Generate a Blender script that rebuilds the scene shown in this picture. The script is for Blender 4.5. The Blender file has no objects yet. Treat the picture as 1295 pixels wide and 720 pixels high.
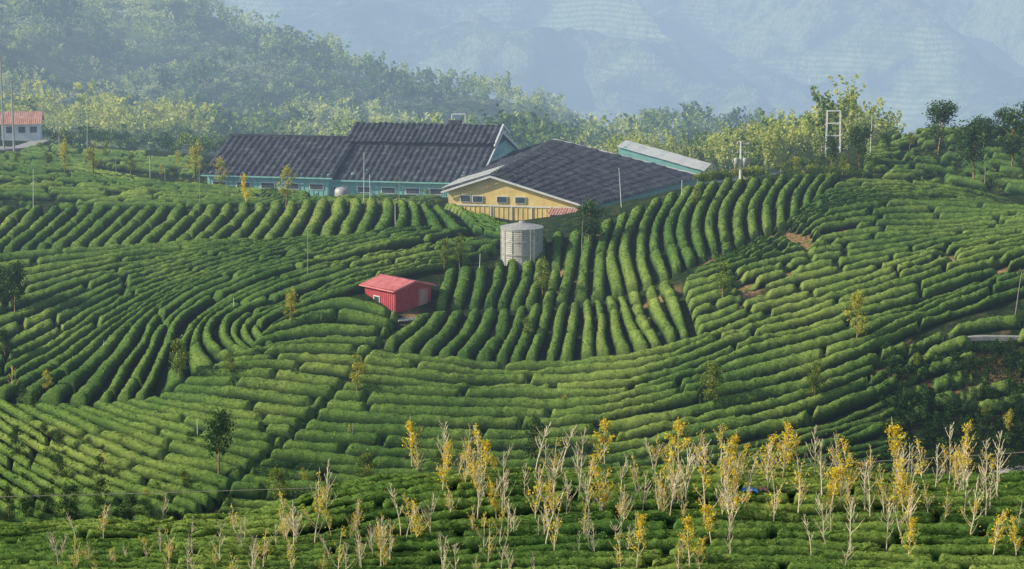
import bpy, math, numpy as np
from mathutils import Vector
rng = np.random.default_rng(7)
scene = bpy.context.scene
# ------------------------------------------------------------------ camera
FPX, PITCH = 2800.0, math.radians(10.0)
cam_d = bpy.data.cameras.new("camera"); cam = bpy.data.objects.new("camera", cam_d)
scene.collection.objects.link(cam)
cam_d.sensor_width = 36; cam_d.lens = 36*FPX/1295; cam_d.clip_start = 1; cam_d.clip_end = 9000
cam.location = (0, 0, 0); cam.rotation_euler = (math.pi/2-PITCH, 0, 0)
scene.camera = cam
def slopes(u, v):
    a = (np.asarray(u, float)-647.5)/FPX; b = (360-np.asarray(v, float))/FPX
    dy = math.cos(PITCH)+b*math.sin(PITCH); dz = -math.sin(PITCH)+b*math.cos(PITCH)
    return a/dy, dz/dy
def P(u, v, y):
    a, b = slopes(u, v); return np.array([a*y, float(y), b*y])
# ------------------------------------------------------------------ noise
_perm = rng.random((256, 256))
def vnoise(x, y):
    xi = np.floor(x).astype(int); yi = np.floor(y).astype(int); fx = x-xi; fy = y-yi
    fx = fx*fx*(3-2*fx); fy = fy*fy*(3-2*fy)
    g = lambda i, j: _perm[i & 255, j & 255]
    return (g(xi, yi)*(1-fx)+g(xi+1, yi)*fx)*(1-fy)+(g(xi, yi+1)*(1-fx)+g(xi+1, yi+1)*fx)*fy
def fbm(x, y, o=4):
    s = 0; a = .5; t = 0
    for k in range(o):
        s = s+a*vnoise(x*2**k+17*k, y*2**k+5*k); t += a; a *= .5
    return s/t
# ------------------------------------------------------------------ terrain by thin plate through image pixels at estimated depths, plus hand-set points
class TPS:
    def __init__(s, pts, lam=1e-3, sc=100.):
        p = np.array(pts, float); s.c = p[:, :2]/sc; s.sc = sc; n = len(p)
        K = s.k(s.c, s.c)+lam*np.eye(n); Q = np.c_[np.ones(n), s.c]
        A = np.block([[K, Q], [Q.T, np.zeros((3, 3))]])
        s.w = np.linalg.solve(A, np.r_[p[:, 2], 0, 0, 0])
    def k(s, a, b):
        r2 = ((a[:, None, :]-b[None])**2).sum(-1)+1e-12
        return .5*r2*np.log(r2)
    def __call__(s, x, y):
        sh = np.shape(x); q = np.c_[np.ravel(x), np.ravel(y)]/s.sc; out = np.empty(len(q))
        for i in range(0, len(q), 20000):
            b = q[i:i+20000]; out[i:i+20000] = s.k(b, s.c)@s.w[:-3]+np.c_[np.ones(len(b)), b]@s.w[-3:]
        return out.reshape(sh)
UV = [(-100,720,128),(200,720,129),(500,720,131),(800,720,132),(1100,720,133),(1400,720,134),
(0,800,116),(647,800,118),(1295,800,120),(-100,690,134),(200,690,134.5),(450,670,138),(700,660,140),(1000,660,140),(1300,665,140),
(-100,664,139),(150,664,139.5),(330,652,142),(450,617,146),(600,602,149),(800,599,150),(1000,599,150),(1295,606,150),(1420,608,150),
(0,600,172),(150,655,164),(250,620,170),(400,600,174),(600,600,176),(800,590,178),(1000,565,180),(1200,560,182),(1420,560,183),
(0,530,184),(-120,530,184),(180,500,190),(330,560,180),(470,540,183),(640,540,184),(800,520,186),(950,500,187),(1100,480,188),(1250,470,190),(1420,460,192),
(-100,440,203),(60,440,203),(200,420,203.5),(255,430,197.5),(300,470,191.5),(400,480,190.5),(560,470,193),(720,465,194.5),(860,445,195),(1000,400,199),(1150,360,203),(1300,320,208),(1420,310,209),
(350,410,199),(450,385,201.5),(498,398,200.5),(560,400,201),(600,345,210),(660,338,212),(700,395,203),(800,380,206),(760,300,215.5),(870,340,208),
(300,365,209),(400,335,214),(500,318,216),(0,370,215),(100,350,218),(0,330,223),(200,320,223),(350,310,223),(500,295,224),(600,292,224),(-110,330,223),
(0,270,240),(200,268,240),(400,262,240),(560,270,236),(640,280,234),(-110,268,240),(0,240,252),(200,242,252),(400,253,252),(540,258,248),(0,215,268),(200,235,268),(400,248,268),(560,250,266),
(880,240,225),(1000,230,229),(1080,226,231),(950,300,216),(1000,330,210),(1100,280,220),(1200,290,219),(1300,260,226),(1420,250,228),
(1100,182,252),(1180,168,258),(1295,166,262),(1420,160,265),(1200,215,238),(30,178,330),(100,203,300),(250,205,300)]
near_pts = [P(*a) for a in UV]
near_pts += [(-45,151,-47),(-20,154,-47.3),(0,163,-48),(28,165,-48),(58,167,-47),(90,167,-47),(-90,150,-47),
 (10,246,-37.5),(25,270,-38.5),(0,262,-37),(-10,300,-38),(20,300,-39),(45,275,-34),(50,300,-38),(90,300,-36),(-70,345,-39),(-30,345,-42),(20,345,-46),(70,345,-46),(110,345,-44),(-120,300,-36),(-125,200,-42),(125,200,-42),(125,240,-32)]
near = TPS(near_pts)
X0, X1, Y0, Y1, ST = -130., 130., 95., 352., .7
gx = np.arange(X0, X1+ST, ST); gy = np.arange(Y0, Y1+ST, ST)
GX, GY = np.meshgrid(gx, gy, indexing='ij')
GZ = near(GX, GY)+(fbm(GX/6, GY/6, 3)-.5)*.5
def hz(x, y):
    x = np.asarray(x, float); y = np.asarray(y, float)
    fx = np.clip((x-X0)/ST, 0, len(gx)-1.001); fy = np.clip((y-Y0)/ST, 0, len(gy)-1.001)
    i = fx.astype(int); j = fy.astype(int); a = fx-i; b = fy-j
    return (GZ[i, j]*(1-a)+GZ[i+1, j]*a)*(1-b)+(GZ[i, j+1]*(1-a)+GZ[i+1, j+1]*a)*b
def cast(u, v, ya, yb):
    u = np.atleast_1d(u).astype(float); v = np.atleast_1d(v).astype(float)
    a, b = slopes(u, v); ys = np.arange(ya, yb, .4)
    d = b[:, None]*ys-hz(a[:, None]*ys, np.broadcast_to(ys, (len(u), len(ys))))
    neg = d < 0; has = neg.any(1); k = np.where(has, neg.argmax(1), d.argmin(1)); k0 = np.maximum(k-1, 0)
    d0 = d[np.arange(len(u)), k0]; d1 = d[np.arange(len(u)), k]
    t = np.where(has & (k > 0), d0/np.where(abs(d0-d1) < 1e-9, 1, d0-d1), 1.); t = np.clip(t, 0, 1)
    y = ys[k0]*(1-t)+ys[k]*t
    return a*y, y
MAIN = (160, 262); FORE = (100, 151); BACK = (226, 345)
def ground(u, v, rg=MAIN):
    x, y = cast([u], [v], *rg); return np.array([x[0], y[0], hz(x, y)[0]])
# far sheet
FUV = [(-50,190,345),(200,200,345),(400,215,345),(-50,145,450),(150,145,470),(350,180,450),(550,185,450),(700,200,430),
(-50,85,620),(150,90,640),(350,118,620),(500,140,600),(650,160,560),(-60,-10,1100),(130,16,1000),(330,58,850),(560,108,700),(760,155,590),(880,180,530)]
far_pts = [P(*a)-np.array([0,0,3.]) for a in FUV]+[(20,345,-48),(90,345,-48),(300,345,-60),(-300,345,-30),(-400,600,-20),(-600,1000,0),(300,420,-80),(100,430,-62),(160,600,-110),(100,800,-140),(400,800,-190),(0,1150,-170),(300,1200,-220),(-300,1300,-120),(-700,1300,-60),(700,1200,-230),(0,100,-55),(-200,100,-50),(200,100,-55),(0,-200,-40),(0,0,-50)]
far = TPS(far_pts, 1e-3, 300.)
def far_z(x, y):
    w = np.clip((y-1150)/350, 0, 1); w = w*w*(3-2*w)
    a = far(np.clip(x, -800, 800), np.minimum(y, 1500))
    a = a+(fbm(x/60+3, y/80, 3)-.5)*30*np.clip((y-345)/100, 0, 1)
    q = (x*.8+y*.55)/330.; r = (x*-.5+y*.8)/700.
    rid = 1-abs(2*fbm(q+7, r+2, 4)-1)
    m = -215+(y-1600)*.25+(rid-.75)*300+(fbm(x/90, y/90, 4)-.5)*60
    return a*(1-w)+m*w
# ------------------------------------------------------------------ mesh helpers
def make_mesh(name, V, F, mats=(), tint=None, midx=None, smooth=False, attr='tint'):
    me = bpy.data.meshes.new(name); V = np.asarray(V, np.float32); F = np.asarray(F, np.int32); k = F.shape[1]
    me.vertices.add(len(V)); me.vertices.foreach_set('co', V.ravel())
    me.loops.add(F.size); me.loops.foreach_set('vertex_index', F.ravel())
    me.polygons.add(len(F)); me.polygons.foreach_set('loop_start', np.arange(len(F), dtype=np.int32)*k)
    if midx is not None: me.polygons.foreach_set('material_index', np.asarray(midx, np.int32))
    me.polygons.foreach_set('use_smooth', np.full(len(F), smooth))
    me.update(calc_edges=True)
    for m in mats: me.materials.append(m)
    if tint is not None:
        at = me.attributes.new(attr, 'FLOAT', 'POINT'); at.data.foreach_set('value', np.asarray(tint, np.float32))
    return me
def add(name, me, parent=None, loc=(0,0,0), rot=0, sc=1):
    o = bpy.data.objects.new(name, me); scene.collection.objects.link(o)
    o.location = loc; o.rotation_euler = (0, 0, rot)
    o.scale = (sc, sc, sc) if np.isscalar(sc) else sc
    if parent: o.parent = parent
    return o
def grid_faces(n, m, off=0):
    i, j = np.meshgrid(np.arange(n-1), np.arange(m-1), indexing='ij'); a = (i*m+j).ravel()+off
    return np.c_[a, a+m, a+m+1, a+1]
# ------------------------------------------------------------------ materials
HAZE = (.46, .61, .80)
def newmat(name):
    m = bpy.data.materials.new(name); m.use_nodes = True; nt = m.node_tree; nt.nodes.clear()
    m.cycles.emission_sampling = 'NONE'
    return m, nt, nt.nodes.new('ShaderNodeOutputMaterial')
def N(nt, t, **k):
    n = nt.nodes.new(t)
    for a, b in k.items(): setattr(n, a, b)
    return n
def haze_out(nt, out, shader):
    """aerial perspective put into the material: haze-coloured emission mixed in by world Y"""
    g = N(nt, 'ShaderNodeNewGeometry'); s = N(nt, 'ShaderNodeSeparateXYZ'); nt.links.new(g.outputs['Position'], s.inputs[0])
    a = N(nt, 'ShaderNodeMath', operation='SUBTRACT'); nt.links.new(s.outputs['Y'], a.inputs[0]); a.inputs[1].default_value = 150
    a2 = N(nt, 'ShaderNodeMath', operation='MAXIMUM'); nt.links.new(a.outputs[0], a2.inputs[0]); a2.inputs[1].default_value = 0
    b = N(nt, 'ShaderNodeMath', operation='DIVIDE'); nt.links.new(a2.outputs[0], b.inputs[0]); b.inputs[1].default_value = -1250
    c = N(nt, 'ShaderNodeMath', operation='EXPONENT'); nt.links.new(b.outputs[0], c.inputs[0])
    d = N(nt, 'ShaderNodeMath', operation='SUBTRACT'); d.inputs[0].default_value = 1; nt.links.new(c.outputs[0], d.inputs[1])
    e = N(nt, 'ShaderNodeEmission'); e.inputs[0].default_value = (*HAZE, 1)  # painted haze: a glow in the surface stands in for airlight
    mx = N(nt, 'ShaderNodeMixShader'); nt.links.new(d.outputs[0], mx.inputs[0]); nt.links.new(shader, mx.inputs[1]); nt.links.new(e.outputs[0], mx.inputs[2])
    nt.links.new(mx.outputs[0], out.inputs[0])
def noise(nt, scale, detail=4, rough=.6, vec=None):
    tc = N(nt, 'ShaderNodeNewGeometry') if vec is None else None
    n = N(nt, 'ShaderNodeTexNoise'); n.inputs['Scale'].default_value = scale; n.inputs['Detail'].default_value = detail; n.inputs['Roughness'].default_value = rough
    nt.links.new(tc.outputs['Position'] if tc else vec, n.inputs['Vector']); return n.outputs[0]
def ramp(nt, fac, stops):
    r = N(nt, 'ShaderNodeValToRGB'); e = r.color_ramp.elements
    while len(e) < len(stops): e.new(.5)
    for i, (p, c) in enumerate(stops): e[i].position = p; e[i].color = (*c, 1)
    nt.links.new(fac, r.inputs[0]); return r.outputs[0]
def leaf_mat(name, stops, transl=.3, haze=False, rough=.6):
    m, nt, out = newmat(name); at = N(nt, 'ShaderNodeAttribute', attribute_name='tint')
    col = ramp(nt, at.outputs['Fac'], stops)
    p = N(nt, 'ShaderNodeBsdfDiffuse')
    nt.links.new(col, p.inputs[0]); t = N(nt, 'ShaderNodeBsdfTranslucent'); nt.links.new(col, t.inputs[0])
    mx = N(nt, 'ShaderNodeMixShader'); mx.inputs[0].default_value = transl
    nt.links.new(p.outputs[0], mx.inputs[1]); nt.links.new(t.outputs[0], mx.inputs[2])
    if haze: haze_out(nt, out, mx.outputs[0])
    else: nt.links.new(mx.outputs[0], out.inputs[0])
    return m
def surf_mat(name, stops, scale=3, rough=.7, metal=0, haze=False, bump=0, bscale=8, spec=.3, detail=4):
    m, nt, out = newmat(name); col = ramp(nt, noise(nt, scale, detail), stops)
    p = N(nt, 'ShaderNodeBsdfPrincipled'); p.inputs['Roughness'].default_value = rough; p.inputs['Metallic'].default_value = metal
    p.inputs['Specular IOR Level'].default_value = spec
    nt.links.new(col, p.inputs['Base Color'])
    if bump:
        b = N(nt, 'ShaderNodeBump'); b.inputs['Strength'].default_value = bump; b.inputs['Distance'].default_value = .1
        nt.links.new(noise(nt, bscale), b.inputs['Height']); nt.links.new(b.outputs[0], p.inputs['Normal'])
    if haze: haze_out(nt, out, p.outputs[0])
    else: nt.links.new(p.outputs[0], out.inputs[0])
    return m
def hedge_mat():
    m, nt, out = newmat('tea_foliage')
    n1 = noise(nt, .07, 3, .6); n2 = noise(nt, 4.0, 4, .8)
    ad = N(nt, 'ShaderNodeMath', operation='ADD'); nt.links.new(n1, ad.inputs[0]); nt.links.new(n2, ad.inputs[1])
    hf = N(nt, 'ShaderNodeMath', operation='MULTIPLY'); hf.inputs[1].default_value = .5; nt.links.new(ad.outputs[0], hf.inputs[0])
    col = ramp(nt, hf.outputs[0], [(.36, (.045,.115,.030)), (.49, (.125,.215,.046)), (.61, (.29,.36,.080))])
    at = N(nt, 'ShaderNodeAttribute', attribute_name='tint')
    mc = N(nt, 'ShaderNodeMix', data_type='RGBA'); nt.links.new(at.outputs['Fac'], mc.inputs[0]); mc.inputs[6].default_value = (.008,.028,.014,1); nt.links.new(col, mc.inputs[7])  # shade of the row gaps put into the colour: low tint goes near black
    p = N(nt, 'ShaderNodeBsdfDiffuse')
    nt.links.new(mc.outputs[2], p.inputs[0])
    b = N(nt, 'ShaderNodeBump'); b.inputs['Strength'].default_value = .9; b.inputs['Distance'].default_value = .12
    nt.links.new(noise(nt, 7, 3, .8), b.inputs['Height']); nt.links.new(b.outputs[0], p.inputs['Normal'])
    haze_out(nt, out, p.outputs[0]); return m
M_hedge = hedge_mat()
M_tealeaf = leaf_mat('tea_leaf', [(0, (.04,.11,.025)), (.6, (.14,.24,.045)), (1, (.38,.44,.10))], .3)
def soil_mat():
    m, nt, out = newmat('hill_soil')
    base = ramp(nt, noise(nt, .9, 6, .7), [(.35, (.012,.028,.012)), (.5, (.026,.048,.018)), (.68, (.075,.08,.035))])
    red = ramp(nt, noise(nt, 2.5, 5, .7), [(.35, (.12,.13,.045)), (.5, (.34,.20,.09)), (.7, (.48,.31,.16))])
    at = N(nt, 'ShaderNodeAttribute', attribute_name='soil')
    mc = N(nt, 'ShaderNodeMix', data_type='RGBA'); nt.links.new(at.outputs['Fac'], mc.inputs[0]); nt.links.new(base, mc.inputs[6]); nt.links.new(red, mc.inputs[7])
    p = N(nt, 'ShaderNodeBsdfDiffuse'); nt.links.new(mc.outputs[2], p.inputs[0])
    b = N(nt, 'ShaderNodeBump'); b.inputs['Strength'].default_value = .8; b.inputs['Distance'].default_value = .2
    nt.links.new(noise(nt, 3, 5), b.inputs['Height']); nt.links.new(b.outputs[0], p.inputs['Normal'])
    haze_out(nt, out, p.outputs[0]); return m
M_soil = soil_mat()
def far_mat():
    m, nt, out = newmat('far_ground')
    n1 = noise(nt, .0055, 5, .6); n2 = noise(nt, .045, 6, .8)
    ad = N(nt, 'ShaderNodeMath', operation='ADD'); nt.links.new(n1, ad.inputs[0]); nt.links.new(n2, ad.inputs[1])
    hf = N(nt, 'ShaderNodeMath', operation='MULTIPLY'); hf.inputs[1].default_value = .5; nt.links.new(ad.outputs[0], hf.inputs[0])
    wood = ramp(nt, hf.outputs[0], [(.42, (.012,.035,.010)), (.5, (.05,.10,.025)), (.56, (.20,.24,.09))])
    # terraces follow the contours
    g = N(nt, 'ShaderNodeNewGeometry'); wv = N(nt, 'ShaderNodeTexWave', wave_type='BANDS', bands_direction='Z'); wv.inputs['Scale'].default_value = .07; wv.inputs['Distortion'].default_value = 14; wv.inputs['Detail'].default_value = 4; wv.inputs['Detail Scale'].default_value = .15
    nt.links.new(g.outputs['Position'], wv.inputs['Vector'])
    ter = ramp(nt, wv.outputs['Fac'], [(.2, (.14,.20,.07)), (.7, (.26,.31,.14))])
    mk = N(nt, 'ShaderNodeMapRange'); nt.links.new(noise(nt, .005, 4, .7), mk.inputs[0]); mk.inputs[1].default_value = .52; mk.inputs[2].default_value = .60
    mc = N(nt, 'ShaderNodeMix', data_type='RGBA'); nt.links.new(mk.outputs[0], mc.inputs[0]); nt.links.new(wood, mc.inputs[6]); nt.links.new(ter, mc.inputs[7])
    p = N(nt, 'ShaderNodeBsdfDiffuse'); nt.links.new(mc.outputs[2], p.inputs[0])
    b = N(nt, 'ShaderNodeBump'); b.inputs['Strength'].default_value = 1; b.inputs['Distance'].default_value = 12
    nt.links.new(noise(nt, .05, 5, .7), b.inputs['Height']); nt.links.new(b.outputs[0], p.inputs['Normal'])
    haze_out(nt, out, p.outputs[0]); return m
M_far = far_mat()
# ------------------------------------------------------------------ terrain objects
SOIL = [(1010,302,3.3),(965,325,2.8),(940,372,1.9),(828,382,1.4),(1000,342,1.9),(706,350,1.8),(700,372,1.2),(640,430,1.0),(815,405,.9),(1060,296,1.4),(1250,470,3),(1130,470,2.4),(524,402,1.1),(760,300,1.0),(900,330,1.0),(1270,345,1.8),(355,330,1.0),(1200,330,1.0)]
soilp = [(ground(u, v), r) for u, v, r in SOIL]
def soil_at(x, y):
    s = np.zeros(np.shape(x)); wob = fbm(x/1.3, y/1.3, 3)
    for p, r in soilp:
        d = np.hypot(x-p[0], (y-p[1])*.8)/r; s = np.maximum(s, np.clip(1.4-d-(wob-.45)*3.2, 0, 1))
    return s
V = np.c_[GX.ravel(), GY.ravel(), GZ.ravel()]
me = make_mesh('tea_hillside_terrain', V, grid_faces(len(gx), len(gy)), [M_soil], soil_at(V[:,0], V[:,1]), smooth=True, attr='soil')
add('tea_hillside_terrain', me)
fx_ = np.concatenate([np.arange(-2600,-600,60), np.arange(-600,600,7.), np.arange(600,2601,60)])
fy_ = np.concatenate([np.arange(-600,330,30), np.arange(330,1200,8.), np.arange(1200,3400,10.), np.arange(3400,6000,200)])
FX, FY = np.meshgrid(fx_, fy_, indexing='ij'); FZ = far_z(FX, FY)
ins = (FX > X0+3) & (FX < X1-3) & (FY > Y0+3) & (FY < Y1-3); FZ = np.where(ins, np.minimum(FZ, -50)-12, FZ)
add('valley_and_mountain_ground', make_mesh('valley_and_mountain_ground', np.c_[FX.ravel(), FY.ravel(), FZ.ravel()], grid_faces(len(fx_), len(fy_)), [M_far], smooth=True))
# ------------------------------------------------------------------ tea hedges
def crom(pts, n):
    p = np.array(pts, float); d = np.r_[0, np.cumsum(np.hypot(*np.diff(p, axis=0).T))]
    q = np.vstack([2*p[0]-p[1], p, 2*p[-1]-p[-2]]); dd = np.linspace(0, d[-1], n)
    k = np.clip(np.searchsorted(d, dd, 'right')-1, 0, len(p)-2); t = ((dd-d[k])/(d[k+1]-d[k]))[:, None]
    a, b, c, e = q[k], q[k+1], q[k+2], q[k+3]
    return .5*((2*b)+(c-a)*t+(2*a-5*b+4*c-e)*t*t+(-a+3*b-3*c+e)*t**3)
PW = np.array([-1.12,-1,-.88,-.66,-.35,0,.35,.66,.88,1,1.12]); PH = np.array([-.25,.24,.60,.85,.97,1,.97,.85,.60,.24,-.25])
hedge_leaf_pts = []
def tea_patch(curves, rg=MAIN, spacing=1.45, gap=.13, h=.72, step=.26, brk=9., leaf=11., wild=0.):
    Mn = 70; XY = []
    gap = gap*.85; spacing = spacing*1.17; h = h*1.25
    for c in curves:
        q = crom(c, Mn); x, y = cast(q[:, 0], q[:, 1], *rg); XY.append(np.c_[x, y])
    VV = []; FF = []; TT = []; off = 0
    for k in range(len(XY)-1):
        A, B = XY[k], XY[k+1]; dist = np.percentile(np.hypot(*(A-B).T), 75); n = max(1, int(round(dist/spacing)))
        for i in range(n):
            ga = gap*(1+.5*rng.normal()*.4); t0 = (i+ga)/n; t1 = (i+1-ga)/n
            L = A*(1-t0)+B*t0; R = A*(1-t1)+B*t1; C = (L+R)/2; Hv = (R-L)/2
            d = np.r_[0, np.cumsum(np.hypot(*np.diff(C, axis=0).T))]
            if d[-1] < 1: continue
            ns = max(4, int(d[-1]/step)); s = np.linspace(0, d[-1], ns)
            cx = np.interp(s, d, C[:,0]); cy = np.interp(s, d, C[:,1]); hx = np.interp(s, d, Hv[:,0]); hy = np.interp(s, d, Hv[:,1])
            hl = np.hypot(hx, hy); sc = np.minimum(1, 1.06/np.maximum(hl, 1e-3))*(1+(vnoise(s*.9+i*7, s*0+k*3.3)-.5)*.20+(vnoise(s*.25+i*7, s*0+k*3.3)-.5)*.18)
            hx = hx*sc; hy = hy*sc; hw = np.hypot(hx, hy)
            wob = (vnoise(s*.22+i*3.1, s*0+k+i)-.5)*.42; un = np.maximum(hl, 1e-3)
            cx = cx+hx/un*wob; cy = cy+hy/un*wob
            mult = np.clip(np.minimum(s, s[-1]-s)/.35+.05, 0, 1)
            x0 = rng.uniform(2, brk)
            while x0 < s[-1]:
                w = rng.uniform(.08, .4); mult = np.minimum(mult, np.clip((abs(s-x0)-w*.5)/.22, 0, 1)); x0 += rng.uniform(.5, 1.5)*brk
            mult = mult*np.clip((hw-.18)/.2, 0, 1)
            so = soil_at(cx, cy); mult = mult*np.clip(1.35-so*1.3, 0, 1)
            if wild: mult = mult*np.clip((fbm(cx/3, cy/3, 3)-wild)*8+.3, 0, 1)
            mult = np.sqrt(mult); hh = h*(.9+.2*vnoise(s*.5, s*0+i*1.7))*mult*np.clip(hw/.5, .5, 1)
            px = cx[:,None]+hx[:,None]*PW; py = cy[:,None]+hy[:,None]*PW
            top = np.clip(PH, 0, 1)
            nz = (vnoise(px*2.3, py*2.3)-.5)*.17+(vnoise(px*6, py*6)-.5)*.15
            pz = hz(px, py)+hh[:,None]*PH+nz*top*mult[:,None]-(1-mult[:,None])*.25
            jx = (rng.random(px.shape)-.5)*.10; jy = (rng.random(px.shape)-.5)*.10
            VV.append(np.stack([px+jx, py+jy, pz], -1).reshape(-1, 3)); TT.append(np.broadcast_to(np.clip(PH*1.7-.65, .0, 1)*(.55+.45*mult[:,None]), px.shape).ravel())  # tint falls on lower flanks and at breaks, painting shade between rows
            FF.append(grid_faces(ns, len(PW), off)); off += ns*len(PW)
            if leaf > 0:
                nl = int(s[-1]*hw.mean()*2*leaf)
                si = rng.integers(0, ns-1, nl); pj = rng.integers(2, len(PW)-3, nl); a = rng.random(nl)
                G = np.stack([px, py, pz], -1); q = G[si, pj]*(1-a[:,None])+G[si+1, pj+1]*a[:,None]
                q[:,2] += .02; hedge_leaf_pts.append(q[mult[si] > .6])
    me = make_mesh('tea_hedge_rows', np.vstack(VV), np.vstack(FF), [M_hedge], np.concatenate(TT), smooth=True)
    return add('tea_hedge_rows', me)
D0 = [(470,450),(560,462),(640,468),(720,464),(800,458),(870,440),(940,412),(1010,392),(1080,372),(1150,350),(1220,328),(1320,306)]
tea_patch([D0,
 [(440,490),(560,500),(680,502),(780,500),(860,480),(950,448),(1050,420),(1130,400),(1210,372),(1320,332)],
 [(395,540),(500,548),(620,552),(730,548),(820,530),(900,512),(1000,490),(1090,460),(1170,420),(1240,395),(1320,372)]], gap=.19, h=.9, brk=22)
tea_patch([[(395,542),(500,550),(620,554),(730,550),(820,533),(900,515),(1000,493),(1090,463),(1150,440)],
 [(335,590),(450,600),(600,605),(750,600),(850,582),(950,562),(1050,535),(1135,500)],
 [(285,632),(450,650),(600,650),(750,640),(850,625),(950,600),(1050,575),(1150,545)],
 [(262,668),(450,692),(600,692),(850,668),(1000,640),(1180,590)]], gap=.20, h=.9, brk=18)
tea_patch([[(530,402),(505,425),(480,444)],[(590,400),(575,430),(548,456)],[(650,398),(640,430),(622,461)],[(722,390),(715,425),(705,458)],[(792,378),(805,415),(825,446)],[(850,358),(862,395),(874,430)]], spacing=1.4, gap=.12)
tea_patch([[(560,350),(556,370),(550,392)],[(620,342),(618,368),(608,392)],[(694,304),(692,350),(680,392)],[(738,300),(730,350),(722,387)],[(798,273),(783,320),(792,374)],[(860,247),(836,300),(849,354)],[(930,234),(906,280),(912,328)],[(1000,230),(980,262),(980,298)],[(1065,228),(1045,250),(1045,270)]], spacing=1.5, gap=.12, brk=9)
tea_patch([[(1078,232),(1150,238),(1230,245),(1320,256)],[(925,330),(990,300),(1050,274),(1120,262),(1200,262),(1320,272)],
 [(862,363),(930,346),(1010,325),(1100,312),(1200,303),(1320,290)],[(884,430),(940,410),(1010,390),(1080,370),(1150,348),(1220,326),(1320,304)]], spacing=1.45, gap=.14, brk=9)
tea_patch([[(1095,186),(1180,171),(1320,168)],[(1090,228),(1200,236),(1320,252)]], spacing=1.7, gap=.17, wild=.38, leaf=4)
# near the tank and under the warehouse wall
tea_patch([[(560,262),(600,276),(660,290),(760,286)],[(600,296),(640,306),(700,300),(750,296)]], (215,246), spacing=1.5, gap=.12, h=.6, brk=6)
tea_patch([[(190,512),(212,458),(235,414),(290,379),(380,347),(480,323),(600,298)],
 [(120,516),(165,452),(200,402),(270,364),(370,335),(470,310),(560,296)],
 [(-25,512),(60,467),(130,420),(200,380),(290,346),(390,318),(480,303)],
 [(-25,430),(60,398),(140,365),(230,338),(320,318),(400,308)],
 [(-25,370),(60,352),(150,335),(250,322),(330,313)],
 [(-25,330),(80,322),(180,317),(260,314)]], spacing=1.6, gap=.16, brk=12, h=.8)
tea_patch([[(-20,270),(-40,290),(-70,326)],[(60,270),(40,290),(0,326)],[(160,270),(145,285),(105,320)],[(280,268),(270,285),(235,316)],[(400,262),(392,285),(375,310)],[(500,262),(500,280),(490,302)],[(560,272),(575,286),(592,298)]], spacing=1.6, gap=.14, brk=9, h=.8)
tea_patch([[(640,304),(560,310),(480,327),(380,351),(290,383),(240,417),(222,455),(200,508)],
 [(640,308),(560,316),(480,332),(380,358),(300,390),(262,415),(258,440),(280,465)],
 [(625,325),(540,335),(460,352),(370,380),(312,402),(290,420),(295,438),(318,452)],
 [(560,345),(520,352),(452,374),(400,388),(355,405),(332,420),(336,430),(352,440)]], spacing=1.35, gap=.13)
tea_patch([[(345,418),(380,398),(440,384),(507,402)],[(316,445),(400,432),(488,432)],[(262,474),(350,474),(440,484)],[(195,512),(290,525),(388,538)],
 [(90,522),(200,560),(328,590)],[(-15,516),(110,585),(275,640)],[(-25,580),(60,630),(200,680)],[(-25,640),(60,690),(90,720)]], (160,215), spacing=1.45, gap=.16, brk=14)
tea_patch([[(-20,206),(100,214),(200,234),(400,250),(560,254)],[(-20,268),(200,266),(400,260),(550,263)]], rg=BACK, spacing=1.6, gap=.13, wild=.36, leaf=3, h=.6)
tea_patch([[(60,184),(160,196),(260,204)],[(-20,206),(100,214),(250,226)]], rg=(255,345), spacing=1.8, gap=.13, wild=.40, leaf=0, h=.7)
tea_patch([[(-25,664),(150,665),(330,653),(450,618),(600,603),(800,600),(1000,600),(1320,607)],
 [(-25,680),(150,683),(330,685),(500,662),(650,645),(850,640),(1050,645),(1320,650)],
 [(-25,702),(150,706),(330,712),(550,705),(750,695),(900,690),(1100,695),(1320,700)],
 [(-25,745),(200,748),(500,750),(800,745),(1050,745),(1320,755)]], FORE, spacing=1.2, gap=.15, h=.6, step=.2, leaf=24, brk=14)
tea_patch([[(1150,440),(1230,412),(1320,400)],[(1135,500),(1220,470),(1320,455)],[(1150,560),(1230,535),(1320,520)]], spacing=1.7, gap=.2, wild=.44, leaf=4)
# leaf flecks on the hedges
def leaf_quads(C, size, up=0., asp=.6, sj=.4):
    n = len(C); a = rng.normal(size=(n, 3)); a[:, 2] *= (1-up); a /= np.linalg.norm(a, axis=1)[:, None]
    b = rng.normal(size=(n, 3)); b = np.cross(a, b); b /= np.linalg.norm(b, axis=1)[:, None]
    s = (size*(1+sj*(rng.random(n)*2-1)))[:, None]*.5
    V = np.stack([C-a*s, C+b*s*asp, C+a*s, C-b*s*asp], 1).reshape(-1, 3)
    return V, np.arange(4*n).reshape(n, 4)
C = np.vstack(hedge_leaf_pts); print('tips', len(C)); lv, lf = leaf_quads(C, np.full(len(C), .16), .4, .55)
add('tea_leaf_tips', make_mesh('tea_leaf_tips', lv, lf, [M_tealeaf], np.repeat(rng.random(len(C))**1.4, 4)))
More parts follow.
